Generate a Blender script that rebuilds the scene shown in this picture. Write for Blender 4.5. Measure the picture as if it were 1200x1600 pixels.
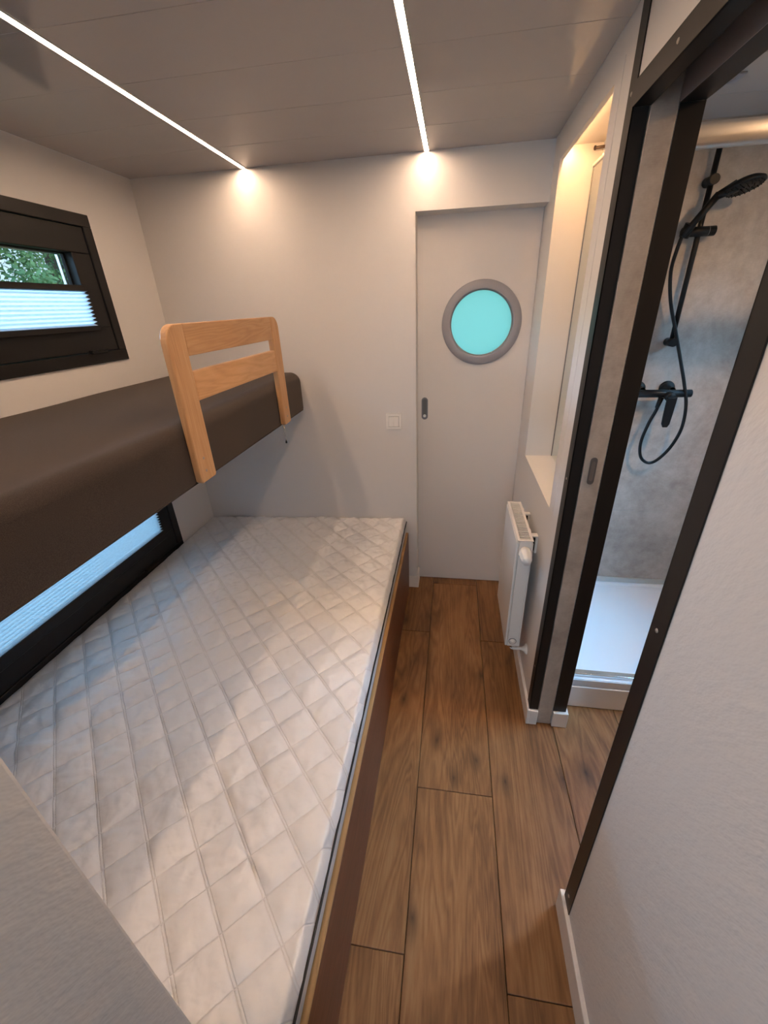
import bpy, bmesh, math, random
import numpy as np
from mathutils import Vector, Matrix, noise
for o in list(bpy.data.objects): bpy.data.objects.remove(o)
S = bpy.context.scene
C = S.collection

# ------------------------------------------------------------------ camera
yaw, pit, rol = -0.1662, -0.4573, -0.0402
F = Vector((math.sin(yaw)*math.cos(pit), math.cos(yaw)*math.cos(pit), math.sin(pit)))
r0 = Vector((math.cos(yaw), -math.sin(yaw), 0)); u0 = r0.cross(F)
Rt = math.cos(rol)*r0 + math.sin(rol)*u0; Up = -math.sin(rol)*r0 + math.cos(rol)*u0
cd = bpy.data.cameras.new('camera'); cam = bpy.data.objects.new('camera', cd); C.objects.link(cam)
M = Matrix.Identity(4)
for i in range(3):
    M[i][0] = Rt[i]; M[i][1] = Up[i]; M[i][2] = -F[i]
M[0][3], M[1][3], M[2][3] = -0.3627, -2.1218, 1.6
cam.matrix_world = M
cd.sensor_fit = 'HORIZONTAL'; cd.sensor_width = 36; cd.lens = 36*642.85/1200
cd.shift_x = -4.26/1200; cd.shift_y = -4.97/1200; cd.clip_start = 0.01
S.camera = cam
# ------------------------------------------------------------------ world, exposure
S.view_settings.view_transform = 'Standard'; S.view_settings.look = 'None'
S.view_settings.gamma = 1; S.view_settings.use_curve_mapping = False
S.view_settings.exposure = 0.22
W = bpy.data.worlds.new('world'); S.world = W; W.use_nodes = True
wn = W.node_tree.nodes; wl = W.node_tree.links
bg = wn['Background']; bg.inputs[1].default_value = 1.2
tc = wn.new('ShaderNodeTexCoord'); sx = wn.new('ShaderNodeSeparateXYZ'); rp = wn.new('ShaderNodeValToRGB')
wl.new(tc.outputs['Generated'], sx.inputs[0]); wl.new(sx.outputs[2], rp.inputs[0])
rp.color_ramp.elements[0].position = 0.0; rp.color_ramp.elements[0].color = (.62, .80, .95, 1)
rp.color_ramp.elements[1].position = 0.8; rp.color_ramp.elements[1].color = (.36, .62, 1.0, 1)
wl.new(rp.outputs[0], bg.inputs[0])
S.cycles.max_bounces = 10; S.cycles.diffuse_bounces = 6; S.cycles.transparent_max_bounces = 12
S.cycles.sample_clamp_indirect = 6
def lamp(name, loc, rot, sx_, sy_, power, col, portal=False, spread=None):
    l = bpy.data.lights.new(name, 'AREA'); l.shape = 'RECTANGLE'; l.size = sx_; l.size_y = sy_
    l.energy = power; l.color = col
    if portal: l.cycles.is_portal = True
    if spread: l.spread = spread
    o = bpy.data.objects.new(name, l); C.objects.link(o); o.location = loc; o.rotation_euler = rot
    return o
R = math.radians
XL, H = -1.83, 2.154
# daylight outside the glazed door at the far end of the corridor behind the camera
lamp('daylight_rear_door', (-0.85, -6.2, 1.95), (R(80), 0, 0), 3.0, 1.6, 70, (.52, .74, 1.0))
# artificial lamp outside the washroom window, stronger than its daylight would be
lamp('daylight_boost_washroom', (1.75, -.60, 2.45), (0, R(35), 0), 1.1, .8, 215, (.33, .62, 1.0))
# added lamp, out of view, strengthening sky light on the left blinds
lamp('sky_boost_left', (-4.9, -.93, 2.95), (0, R(-66), 0), 1.5, 2.4, 600, (.38, .66, 1.0))
# portals guide the sky light through the two left windows
lamp('window_portal', (-1.96, -.93, 1.70), (0, R(-90), 0), .5, 1.15, 1, (1, 1, 1), portal=True)
lamp('window_portal', (-1.96, -.93, .70), (0, R(-90), 0), .5, 1.15, 1, (1, 1, 1), portal=True)
LED_COL = (1.0, .68, .455); LED_S = 74.0

# ------------------------------------------------------------------ materials
def mat(name, base=(.8,.8,.8), rough=.5, metal=0.0, spec=None, coat=0, emis=None, estr=0):
    m = bpy.data.materials.new(name); m.use_nodes = True
    b = m.node_tree.nodes['Principled BSDF']
    b.inputs['Base Color'].default_value = (*base, 1); b.inputs['Roughness'].default_value = rough
    b.inputs['Metallic'].default_value = metal
    if spec is not None: b.inputs['Specular IOR Level'].default_value = spec
    if coat: b.inputs['Coat Weight'].default_value = coat
    if emis: b.inputs['Emission Color'].default_value = (*emis, 1); b.inputs['Emission Strength'].default_value = estr
    return m
class N:
    """small node-building helper"""
    def __init__(s, m): s.m = m; s.n = m.node_tree.nodes; s.l = m.node_tree.links; s.b = s.n.get('Principled BSDF')
    def new(s, t, **k):
        x = s.n.new('ShaderNode'+t)
        for a, v in k.items(): setattr(x, a, v)
        return x
    def coord(s, scale=(1,1,1), kind='Object', rot=(0,0,0), rand=0):
        t = s.new('TexCoord'); mp = s.new('Mapping'); mp.inputs['Scale'].default_value = scale; mp.inputs['Rotation'].default_value = rot
        s.l.new(t.outputs[kind], mp.inputs[0])
        if rand:
            oi = s.new('ObjectInfo'); mu = s.new('Math', operation='MULTIPLY'); mu.inputs[1].default_value = rand
            s.l.new(oi.outputs['Random'], mu.inputs[0]); s.l.new(mu.outputs[0], mp.inputs['Location'])
        return mp.outputs[0]
    def noise(s, vec, scale, detail=4, rough=.5, dist=0):
        x = s.new('TexNoise'); x.inputs['Scale'].default_value = scale; x.inputs['Detail'].default_value = detail
        x.inputs['Roughness'].default_value = rough; x.inputs['Distortion'].default_value = dist
        s.l.new(vec, x.inputs['Vector']); return x.outputs['Fac']
    def ramp(s, fac, stops):
        x = s.new('ValToRGB'); e = x.color_ramp.elements
        while len(e) < len(stops): e.new(.5)
        for i, (p, c) in enumerate(stops): e[i].position = p; e[i].color = (*c, 1)
        s.l.new(fac, x.inputs[0]); return x.outputs[0]
    def mix(s, a, b, fac, mode='MIX'):
        x = s.new('Mix', data_type='RGBA', blend_type=mode)
        for sock, v in ((x.inputs[0], fac), (x.inputs[6], a), (x.inputs[7], b)):
            if hasattr(v, 'is_linked') or hasattr(v, 'links'): s.l.new(v, sock)
            elif isinstance(v, (int, float)): sock.default_value = v
            else: sock.default_value = (*v, 1)
        return x.outputs[2]
    def math(s, op, a, b=None, c=None):
        x = s.new('Math', operation=op)
        for i, v in enumerate((a, b, c)):
            if v is None: continue
            if isinstance(v, (int, float)): x.inputs[i].default_value = v
            else: s.l.new(v, x.inputs[i])
        return x.outputs[0]
    def color(s, c): s.l.new(c, s.b.inputs['Base Color'])
    def rough(s, c): s.l.new(c, s.b.inputs['Roughness'])
    def bump(s, h, strength, dist=.01, prev=None):
        x = s.new('Bump'); x.inputs['Strength'].default_value = strength; x.inputs['Distance'].default_value = dist
        s.l.new(h, x.inputs['Height'])
        if prev is not None: s.l.new(prev, x.inputs['Normal'])
        s.l.new(x.outputs[0], s.b.inputs['Normal']); return x.outputs[0]

WALLC = (.76, .74, .73)
def m_wall(name, strength=.3, rot=(0,0,0), sc=(1,1,1)):
    m = mat(name, WALLC, .55, spec=.35); k = N(m)
    v0 = k.coord(rot=rot); mp = k.new('Mapping'); mp.inputs['Scale'].default_value = sc; k.l.new(v0, mp.inputs[0]); v = mp.outputs[0]; f = k.noise(v, 44, 3, .6); g = k.noise(k.coord(), 3, 3)
    k.bump(f, strength, .004)
    k.color(k.mix((.75, .735, .73), (.77, .75, .74), g)); return m
M_wall = m_wall('painted_wall', .10)
M_wallr = m_wall('textured_wallpaper', .80, rot=(R(-38), 0, 0), sc=(1, 1.0, .45))
M_smooth = mat('smooth_white', (.77, .75, .735), .45)
M_door = mat('door_laminate', (.72, .69, .67), .42)
M_skirt = mat('baseboard_white', (.80, .77, .74), .35)

M_ceil = mat('ceiling_laminate', (.52, .49, .475), .07, spec=.6); k = N(M_ceil)
k.bump(k.noise(k.coord((1, 2.5, 1)), 2.2, 1), .10, .02)

M_black = mat('black_anodised', (.014, .0125, .012), .42, spec=.3)
M_matblk = mat('matt_black_metal', (.007, .007, .0075), .40, spec=.3)
M_frame = mat('anthracite_aluminium', (.009, .0088, .0095), .40, spec=.28)
M_chrome = mat('chrome', (.80, .78, .74), .12, 1.0)
M_alu = mat('brushed_aluminium', (.80, .76, .70), .36, 1.0)
M_steel = mat('dull_steel', (.42, .38, .34), .4, .8)
M_grey = mat('grey_plastic_ring', (.30, .305, .345), .45)
M_pull = mat('steel_grey_pull', (.20, .20, .21), .35, .6)
M_dark = mat('dark_recess', (.02, .02, .02), .6)
M_rad = mat('radiator_enamel', (.80, .79, .77), .28)
M_plast = mat('white_plastic', (.88, .86, .83), .3)
M_tray = mat('shower_acrylic', (.68, .71, .75), .12, spec=.6)
M_mirror = mat('mirror_glass', (.86, .90, .86), .01, 1.0)
M_led = mat('led_diffuser', (1, 1, 1), .5, emis=LED_COL, estr=LED_S)
M_led2 = mat('led_diffuser_niche', (1, 1, 1), .5, emis=(1.0, .53, .215), estr=108)
M_spot = mat('spot_lens', (1, 1, 1), .5, emis=(1.0, .62, .34), estr=820)
M_exterior = mat('exterior_render', (.55, .53, .50), .8)

def m_glass():
    m = bpy.data.materials.new('window_glass'); m.use_nodes = True; k = N(m); n = k.n; n.remove(k.b)
    t = k.new('BsdfTransparent'); t.inputs[0].default_value = (.93, .97, .97, 1)
    g = k.new('BsdfGlossy'); g.inputs['Roughness'].default_value = .01
    lw = k.new('LayerWeight'); lw.inputs[0].default_value = .5; mx = k.new('MixShader')
    k.l.new(k.math('ADD', k.math('MULTIPLY', k.math('POWER', lw.outputs['Facing'], 4), .6), .03), mx.inputs[0]); k.l.new(t.outputs[0], mx.inputs[1]); k.l.new(g.outputs[0], mx.inputs[2])
    k.l.new(mx.outputs[0], n['Material Output'].inputs[0]); return m
M_glass = m_glass()
def m_trans(name, dcol, tcol, fac, bumps=None):
    m = bpy.data.materials.new(name); m.use_nodes = True; k = N(m); n = k.n; n.remove(k.b)
    d = k.new('BsdfDiffuse'); d.inputs[0].default_value = (*dcol, 1)
    t = k.new('BsdfTranslucent'); t.inputs[0].default_value = (*tcol, 1); mx = k.new('MixShader'); mx.inputs[0].default_value = fac
    if bumps:
        f = k.noise(k.coord((3, 1, 12)), 60, 3); c = k.ramp(f, [(.3, tuple(x*.78 for x in tcol)), (.7, tcol)])
        k.l.new(c, t.inputs[0])
    k.l.new(d.outputs[0], mx.inputs[1]); k.l.new(t.outputs[0], mx.inputs[2])
    k.l.new(mx.outputs[0], n['Material Output'].inputs[0]); return m
M_blind = m_trans('pleated_blind_fabric', (.72, .76, .80), (.80, .90, .96), .62, True)
M_frost = m_trans('frosted_cyan_glass', (.50, .80, .78), (.60, .93, .84), .92)

def m_oak(name, stops, knots=True, ax='y', rand=37.0):
    m = mat(name, (.3, .17, .08), .42, spec=.45); k = N(m)
    sc = {'y': (1, .09, 1), 'z': (1, 1, .09), 'x': (.09, 1, 1)}[ax]
    sc2 = {'y': (1, .28, 1), 'z': (1, 1, .28), 'x': (.28, 1, 1)}[ax]
    v = k.coord(sc, rand=rand); v2 = k.coord(sc2, rand=rand)
    broad = k.noise(v2, 5, 3, .6, .6)
    # cathedral rings: bands of a warped field
    w = k.noise(v, 6, 3, .55, 1.3)
    rings = k.math('FRACT', k.math('MULTIPLY', w, 15))
    rings = k.math('ABSOLUTE', k.math('SUBTRACT', rings, .5))
    fine = k.noise(v, 170, 4, .7)
    s1 = k.math('ADD', k.math('MULTIPLY', broad, .62), k.math('MULTIPLY', rings, .30))
    s2 = k.math('ADD', s1, k.math('MULTIPLY', fine, .30))
    base = k.ramp(s2, stops)
    if knots:
        vo = k.new('TexVoronoi', voronoi_dimensions='2D'); vo.inputs['Scale'].default_value = 4.2
        v2 = k.coord({'y': (1, .5, 1), 'z': (1, 1, .5), 'x': (.5, 1, 1)}[ax], rand=rand)
        dn = k.new('TexNoise'); dn.inputs['Scale'].default_value = 14; k.l.new(v2, dn.inputs['Vector'])
        mx = k.new('Mix', data_type='VECTOR'); mx.inputs[0].default_value = .03
        k.l.new(v2, mx.inputs[4]); k.l.new(dn.outputs['Color'], mx.inputs[5]); k.l.new(mx.outputs[1], vo.inputs['Vector'])
        kn = k.ramp(vo.outputs['Distance'], [(0.0, (1, 1, 1)), (.035, (.62, .62, .62)), (.11, (.12, .12, .12)), (.19, (0, 0, 0))])
        base = k.mix(base, tuple(x*.28 for x in stops[0][1]), k.math('MULTIPLY', kn, .85))
    k.color(base)
    oi = k.new('ObjectInfo'); h = k.new('HueSaturation'); k.l.new(base, h.inputs['Color'])
    k.l.new(k.math('ADD', k.math('MULTIPLY', oi.outputs['Random'], .22), .89), h.inputs['Value']); k.color(h.outputs[0])
    k.bump(fine, .12, .002); k.rough(k.math('ADD', k.math('MULTIPLY', fine, .2), .32)); return m
M_floor = m_oak('oak_laminate', [(.28, (.068, .028, .009)), (.44, (.150, .067, .022)), (.60, (.238, .116, .042)), (.80, (.33, .185, .078))])
M_beech = m_oak('beech_rail_y', [(.25, (.43, .22, .095)), (.55, (.60, .345, .165)), (.8, (.70, .45, .25))], False, 'y')
M_beechz = m_oak('beech_rail_z', [(.25, (.43, .22, .095)), (.55, (.60, .345, .165)), (.8, (.70, .45, .25))], False, 'z')
M_redwood = m_oak('reddish_board', [(.25, (.085, .030, .016)), (.55, (.17, .068, .037)), (.8, (.24, .11, .06))], False, 'y')
M_raw = m_oak('raw_board_edge', [(.25, (.24, .13, .045)), (.55, (.42, .26, .11)), (.8, (.52, .34, .16))], False, 'y')

M_conc = mat('concrete_panel', (.35, .32, .29), .40, spec=.4); k = N(M_conc)
a = k.noise(k.coord((1, 1, .8)), 4.0, 7, .68, .5); b_ = k.noise(k.coord(), 26, 5, .65); c_ = k.noise(k.coord((1, 1, 7)), 60, 3)
f = k.math('ADD', k.math('ADD', k.math('MULTIPLY', a, .62), k.math('MULTIPLY', b_, .30)), k.math('MULTIPLY', c_, .10))
k.color(k.ramp(f, [(.32, (.27, .23, .20)), (.50, (.41, .365, .325)), (.66, (.53, .49, .445))]))
vo = None
M_felt = mat('brown_felt_cover', (.06, .042, .035), .95, spec=.1); k = N(M_felt)
a = k.noise(k.coord(), 750, 3, .7); b_ = k.noise(k.coord(), 5, 3)
k.color(k.mix(k.ramp(a, [(.35, (.022, .018, .0175)), (.65, (.070, .057, .053))]), (.046, .038, .034), k.math('MULTIPLY', b_, .3)))
k.bump(a, .35, .002); k.b.inputs['Sheen Weight'].default_value = .22; k.b.inputs['Sheen Roughness'].default_value = .5
k.b.inputs['Sheen Tint'].default_value = (.70, .62, .55, 1)

# quilted satin: diamond stitch lines as fine relief
PQ = .1302
M_quilt = mat('quilted_satin', (.76, .745, .735), .31, spec=.55); k = N(M_quilt)
t = k.new('TexCoord'); sp = k.new('SeparateXYZ'); k.l.new(t.outputs['Object'], sp.inputs[0])
def linedist(sum_, off):
    fr = k.math('FRACT', k.math('ADD', k.math('DIVIDE', sum_, PQ), off))
    d = k.math('ABSOLUTE', k.math('SUBTRACT', fr, .5))      # .5 on the line
    return k.math('MULTIPLY', k.math('SUBTRACT', .5, d), PQ)
UU = k.math('ADD', sp.outputs[0], sp.outputs[1]); VV = k.math('SUBTRACT', sp.outputs[0], sp.outputs[1])
d1 = linedist(UU, 0.0); d2 = linedist(VV, -.94)
def groove(d, c, w):
    return k.math('SUBTRACT', 1.0, k.math('MINIMUM', k.math('DIVIDE', k.math('ABSOLUTE', k.math('SUBTRACT', d, c)), w), 1.0))
g = k.math('MAXIMUM', groove(d1, .0042, .0028), groove(d2, .0, .003))
wr = k.noise(k.coord((1, 1, 1)), 24, 2, .5, .3)
fine = k.noise(k.coord(), 600, 2)
nb = k.bump(wr, .38, .012)
nb = k.bump(k.math('SUBTRACT', 1.0, g), .60, .0024, nb)
nb = k.bump(fine, .05, .001, nb)
k.color(k.mix((.80, .79, .785), (.62, .56, .52), k.math('MULTIPLY', g, .26)))
k.b.inputs['Sheen Weight'].default_value = .25
M_hem = mat('white_hem_fabric', (.62, .60, .59), .6); k = N(M_hem); k.bump(k.noise(k.coord((1, .4, 1)), 45, 3), .4, .006)
M_leaf = mat('tree_leaf', (.10, .22, .06), .6); k = N(M_leaf)
k.color(k.ramp(k.noise(k.coord(), 3.0, 4), [(.35, (.08, .19, .07)), (.65, (.30, .48, .18))]))
M_bark = mat('bark', (.09, .06, .04), .9)
M_grass = mat('grass_ground', (.10, .17, .05), .95)

# ------------------------------------------------------------------ geometry helpers
def link(name, bm, m, parent=None, smooth=False, kind=None, label=None, cat=None, group=None):
    me = bpy.data.meshes.new(name)
    bm.normal_update(); bm.to_mesh(me); bm.free()
    me.materials.append(m)
    if smooth:
        for p in me.polygons: p.use_smooth = True
    o = bpy.data.objects.new(name, me); C.objects.link(o)
    if parent:
        o.parent = parent; o.matrix_parent_inverse = Matrix.Identity(4)
        w = Vector((0, 0, 0)); q = parent
        while q is not None: w += q.location; q = q.parent
        me.transform(Matrix.Translation(-w))
    return tag(o, label, cat, group, kind)
def tag(o, label=None, cat=None, group=None, kind=None):
    if label: o['label'] = label
    if cat: o['category'] = cat
    if group: o['group'] = group
    if kind: o['kind'] = kind
    return o
def thing(name, label, cat, loc=(0,0,0), group=None, kind=None):
    o = bpy.data.objects.new(name, None); C.objects.link(o); o.location = loc; o.empty_display_size = .05
    return tag(o, label, cat, group, kind)
def addbox(bm, x0, x1, y0, y1, z0, z1, bev=0, seg=1):
    vs = [bm.verts.new((x, y, z)) for x in (x0, x1) for y in (y0, y1) for z in (z0, z1)]
    fs = [(0,1,3,2), (4,6,7,5), (0,4,5,1), (2,3,7,6), (0,2,6,4), (1,5,7,3)]
    faces = [bm.faces.new([vs[i] for i in f]) for f in fs]
    if bev:
        es = list({e for f in faces for e in f.edges})
        bmesh.ops.bevel(bm, geom=es, offset=bev, segments=seg, affect='EDGES', profile=.5)
    return bm
def B(*boxes, bev=0, seg=1):
    bm = bmesh.new()
    for b in boxes: addbox(bm, *b, bev=bev, seg=seg)
    return bm
def box(name, b, m, parent=None, bev=0, seg=1, **k): return link(name, B(b, bev=bev, seg=seg), m, parent, **k)
def cyl(bm, p0, p1, r0_, r1_=None, n=20, caps=True):
    r1_ = r0_ if r1_ is None else r1_
    p0 = Vector(p0); p1 = Vector(p1); d = (p1-p0).normalized()
    a = d.orthogonal().normalized(); b = d.cross(a)
    A = [bm.verts.new(p0 + (a*math.cos(2*math.pi*i/n) + b*math.sin(2*math.pi*i/n))*r0_) for i in range(n)]
    Z = [bm.verts.new(p1 + (a*math.cos(2*math.pi*i/n) + b*math.sin(2*math.pi*i/n))*r1_) for i in range(n)]
    for i in range(n): f = bm.faces.new([A[i], A[(i+1) % n], Z[(i+1) % n], Z[i]]); f.smooth = True
    if caps: bm.faces.new(A[::-1]); bm.faces.new(Z)
    return bm
def lathe(bm, prof, origin, axis, n=32):
    """prof: list of (distance along axis, radius)"""
    d = Vector(axis).normalized(); a = d.orthogonal().normalized(); b = d.cross(a); o = Vector(origin); rings = []
    for h, r in prof:
        rings.append([bm.verts.new(o + d*h + (a*math.cos(2*math.pi*i/n) + b*math.sin(2*math.pi*i/n))*max(r, 1e-5)) for i in range(n)])
    for A, Z in zip(rings, rings[1:]):
        for i in range(n): f = bm.faces.new([A[i], A[(i+1) % n], Z[(i+1) % n], Z[i]]); f.smooth = True
    return bm
def tube(bm, pts, r, n=12, closed=False):
    P = [Vector(p) for p in pts]; out = []
    # catmull-rom resample
    Q = []
    for i in range(len(P)-1):
        a = P[max(i-1, 0)]; b = P[i]; c = P[i+1]; d = P[min(i+2, len(P)-1)]
        for s in range(8):
            t = s/8; Q.append(.5*((2*b) + (c-a)*t + (2*a-5*b+4*c-d)*t*t + (3*b-a-3*c+d)*t**3))
    Q.append(P[-1]); up = Vector((0.13, .97, .2)).normalized()
    for i, q in enumerate(Q):
        d = (Q[min(i+1, len(Q)-1)] - Q[max(i-1, 0)]).normalized(); a = d.cross(up).normalized(); b = d.cross(a)
        out.append([bm.verts.new(q + (a*math.cos(2*math.pi*k/n) + b*math.sin(2*math.pi*k/n))*r) for k in range(n)])
    for A, Z in zip(out, out[1:]):
        for i in range(n): f = bm.faces.new([A[i], A[(i+1) % n], Z[(i+1) % n], Z[i]]); f.smooth = True
    bm.faces.new(out[0][::-1]); bm.faces.new(out[-1]); return bm
def prism(bm, poly, x0, x1, ax='x', bev=0):
    """poly in the two other axes, extruded along ax"""
    def P(a, b, t): return {'x': (t, a, b), 'y': (a, t, b), 'z': (a, b, t)}[ax]
    A = [bm.verts.new(P(a, b, x0)) for a, b in poly]; Z = [bm.verts.new(P(a, b, x1)) for a, b in poly]; n = len(poly)
    fs = [bm.faces.new([A[i], A[(i+1) % n], Z[(i+1) % n], Z[i]]) for i in range(n)]
    c1 = bm.faces.new(A[::-1]); c2 = bm.faces.new(Z)
    bmesh.ops.recalc_face_normals(bm, faces=bm.faces[:])
    if bev: bmesh.ops.bevel(bm, geom=list(c1.edges)+list(c2.edges), offset=bev, segments=2, affect='EDGES', profile=.5)
    return bm
def shade_auto(o, ang=40):
    for p in o.data.polygons: p.use_smooth = True
    o.data.set_sharp_from_angle(angle=R(ang)); return o

# ================================================================== SETTING
YR = -5.0                                   # rear end of the corridor
X2 = 1.06                                   # far side of the washroom
D1 = .10                                    # recess of the far door
# floor: subfloor + single planks
fl = box('floor', (XL-.1, X2+.1, YR-.1, .16, -.12, -.012), mat('subfloor', (.05, .03, .02), .9), kind='structure', label='oak-look plank floor of the corridor and washroom')
rows = [(-.712, -.442, -.400), (-.442, -.172, -1.212), (-.172, .098, -.435), (.098, .368, -.78), (.368, .638, -1.5), (.638, .908, -.9), (.908, X2, -1.3)]
for i, (a, b, j) in enumerate(rows):
    ys = [YR]
    y = j - 1.255*4
    while y < .14:
        if y > YR+.05: ys.append(y)
        y += 1.255
    ys.append(.14)
    for y0, y1 in zip(ys, ys[1:]):
        if y1-y0 < .02: continue
        if a > 0 and y0 > -.7: continue
        box('plank', (a+.0009, b-.0009, y0+.0009, y1-.0009, -.012, 0), M_floor, fl, bev=.0012)
for i in range(4):                          # planks of the rear room left of the corridor
    a = -.712-.27*(i+1)
    for y0, y1 in ((YR, -3.9), (-3.9, -2.76)):
        box('plank', (a+.0009, a+.27-.0009, y0+.0009, y1-.0009, -.012, 0), M_floor, fl, bev=.0012)
# ceiling: slab + single glossy panels running across
ce = box('ceiling', (XL-.12, X2+.1, YR-.1, .2, H+.012, H+.12), M_smooth, kind='structure', label='glossy beige panelled ceiling')
y = -.01; k_ = 0
yy = [.0]
while y > YR: yy.append(y-.25); y -= .25
for y1, y0 in zip(yy, yy[1:]):
    y0 = max(y0, YR)
    if y1-y0 < .02: continue
    box('ceiling_panel', (XL, 0.0, y0+.0004, y1-.0004, H, H+.012), M_ceil, ce, bev=.0008)
    box('ceiling_panel', (.157, X2, y0+.0004, y1-.0004, H, H+.012), M_ceil, ce, bev=.0008)
# left wall with two windows
WY0, WY1 = -1.53, -.333
wz = [(.43, .97), (1.428, 1.967)]
T = .062
link('wall_left', B((XL-T, XL, WY1, .14, 0, H), (XL-T, XL, YR, WY0, 0, H), (XL-T, XL, WY0, WY1, 0, wz[0][0]),
     (XL-T, XL, WY0, WY1, wz[0][1], wz[1][0]), (XL-T, XL, WY0, WY1, wz[1][1], H)), M_wall, kind='structure', label='white left wall with two dark windows')
# far wall with the door opening
DX0, DZ = -.545, 1.956
link('wall_back', B((XL, DX0, 0, D1+.04, 0, H), (DX0, 0, 0, D1+.04, DZ, H)), M_wall, kind='structure', label='white far wall beside and above the sliding door')
# right wall: niche, doorway to the washroom
TW = .160; JA, JB, JC = .032, .090, .138; YJ, YN = -.888, -1.50; HZ = 1.962; NY0, NY1, NZ0, NZ1 = -.71, -.12, .92, 2.062
link('wall_right', B((0, TW, NY1, .14, 0, H), (0, TW, NY0, NY1, 0, NZ0), (0, TW, NY0, NY1, 2.10, H), (.145, TW, NY0, NY1, NZ0, 2.10),
     (0, .014, NY0, NY1, NZ1, 2.10), (0, TW, -.80, NY0, 0, H), (0, JA-.001, YJ+.003, -.80, 0, H), (JB+.001, JC, YJ+.003, -.80, 0, H), (JA-.001, JB+.001, YJ, -.80, 2.07, H),
     (0, JA, YN, YJ+.003, HZ+.003, H), (JB, JC, YN, YJ+.003, HZ+.003, H), (JA, JB, YN, YJ, 2.075, H)), M_smooth, kind='structure', label='white right wall with a lit niche and the washroom doorway')
link('wall_right_near', B((0, JC, YR, YN-.003, 0, H)), M_wallr, kind='structure', label='white textured wall in the right foreground')
# partition in the left foreground
PX, PY = -.733, -1.952
link('wall_partition', B((XL, PX, -2.75, PY, 0, H), bev=.004, seg=2), M_wallr, kind='structure', label='grey-white textured partition in the left foreground')
# rear wall with glazed door (behind the camera)
link('wall_rear', B((XL, -1.52, YR-.1, YR, 0, H), (-.18, TW, YR-.1, YR, 0, H), (-1.52, -.18, YR-.1, YR, 2.1, H)), M_wall, kind='structure', label='wall behind the camera around the glazed door')
rd = thing('door_3', 'glazed exit door behind the camera', None, (-.85, YR-.06, 0), kind='structure')
link('door_frame', B((-1.52, -1.46, YR-.09, YR-.03, 0, 2.1), (-.24, -.18, YR-.09, YR-.03, 0, 2.1), (-1.46, -.24, YR-.09, YR-.03, 2.04, 2.1), (-1.46, -.24, YR-.09, YR-.03, 0, .06)), M_frame, rd)
box('pane', (-1.46, -.24, YR-.065, YR-.055, .06, 2.04), M_glass, rd)
# washroom shell
link('wall_washroom', B((X2, X2+.1, -.24, .1, 0, H), (X2, X2+.1, -2.2, -0.96, 0, H), (X2, X2+.1, -0.96, -.24, 0, 1.15), (X2, X2+.1, -0.96, -.24, 1.90, H), (TW, X2, -2.2, -2.1, 0, H)), M_conc, kind='structure', label='concrete-look washroom walls')
wb = link('wall_shower', B((TW, X2, -.03, .1, 0, H)), M_smooth, kind='structure', label='concrete-look back wall of the shower')
box('wall_panel', (TW, X2, -.05, -.03, .135, .6035), M_conc, wb, bev=.0008)
box('wall_panel', (TW, X2, -.05, -.03, .6045, H), M_conc, wb, bev=.0008)

w3 = thing('window_3', 'washroom window in the outer wall', None, (X2+.05, -1.0, 1.15), kind='structure')
link('outer_frame', B((X2+.02, X2+.08, -0.96, -.92, 1.15, 1.90), (X2+.02, X2+.08, -.28, -.24, 1.15, 1.90), (X2+.02, X2+.08, -.92, -.28, 1.15, 1.19), (X2+.02, X2+.08, -.92, -.28, 1.86, 1.90)), M_frame, w3)
box('pane', (X2+.045, X2+.052, -.92, -.28, 1.19, 1.86), M_glass, w3)
# baseboards
bh, bt = .08, .012
link('baseboard_back', B((-.595, DX0+bt, -bt, 0, 0, bh), (DX0, DX0+bt, 0, D1-.004, 0, bh), bev=.0015), M_skirt, kind='structure', label='short white baseboard between bed and door')
link('baseboard_right', B((-bt, 0, YJ-bt, -.002, 0, bh), (0, JA-.001, YJ-bt, YJ, 0, bh), bev=.0015), M_skirt, kind='structure', label='white baseboard under the radiator, wrapping the doorway')
link('baseboard_doorway', B((JB+.001, JC+bt, YJ-bt, YJ, 0, bh), (JC, JC+bt, YJ, -.801, 0, bh), bev=.0015), M_skirt, kind='structure', label='white baseboard block on the inner side of the doorway')
link('baseboard_near', B((-bt, 0, YR, YN+.012, 0, bh+.012), (0, JA, YN, YN+.012, 0, bh+.012), bev=.0015), M_skirt, kind='structure', label='white baseboard of the near right wall')

# black angle trims of the doorway
def screws(pts, parent, ax=(-1, 0, 0), r=.0042):
    for p in pts:
        bm = lathe(bmesh.new(), [(0, r), (.0012, r*.9), (.002, r*.5), (.0022, 0)], p, ax, 12)
        link('screw', bm, M_steel, parent)
th = .003
t1 = link('trim_1', B((-th, 0, YJ, YJ+.045, bh, H), (-th, JA-.001, YJ-.0, YJ+.003, bh, HZ), bev=.0006), M_black, kind='structure', label='black angle trim on the far side of the doorway, up to the ceiling')
screws([(-th, YJ+.022, z) for z in (1.99, 1.10, .30)], t1)
t2 = link('trim_2', B((-th, 0, YN-.045, YN, bh+.012, H), (-th, JC, YN-.003, YN, bh+.012, HZ), bev=.0006), M_black, kind='structure', label='black angle trim on the near side of the doorway')
screws([(-th, YN-.022, z) for z in (1.085, .14, 1.9)], t2)
t3 = link('trim_3', B((-th-.0006, 0, YN+.0005, YJ-.0005, HZ, HZ+.045), (-th, JA, YN, YJ, HZ, HZ+.003), bev=.0006), M_black, kind='structure', label='black header trim over the doorway')
screws([(-th-.0006, y, HZ+.024) for y in (-1.08, -1.4)], t3)
link('trim_4', B((JB+.001, JC+.003, YJ, YJ+.003, bh, HZ), (JB, JC+.003, YN, YJ, HZ, HZ+.003), bev=.0006), M_black, kind='structure', label='black inner trim of the doorway on the washroom side')
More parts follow.
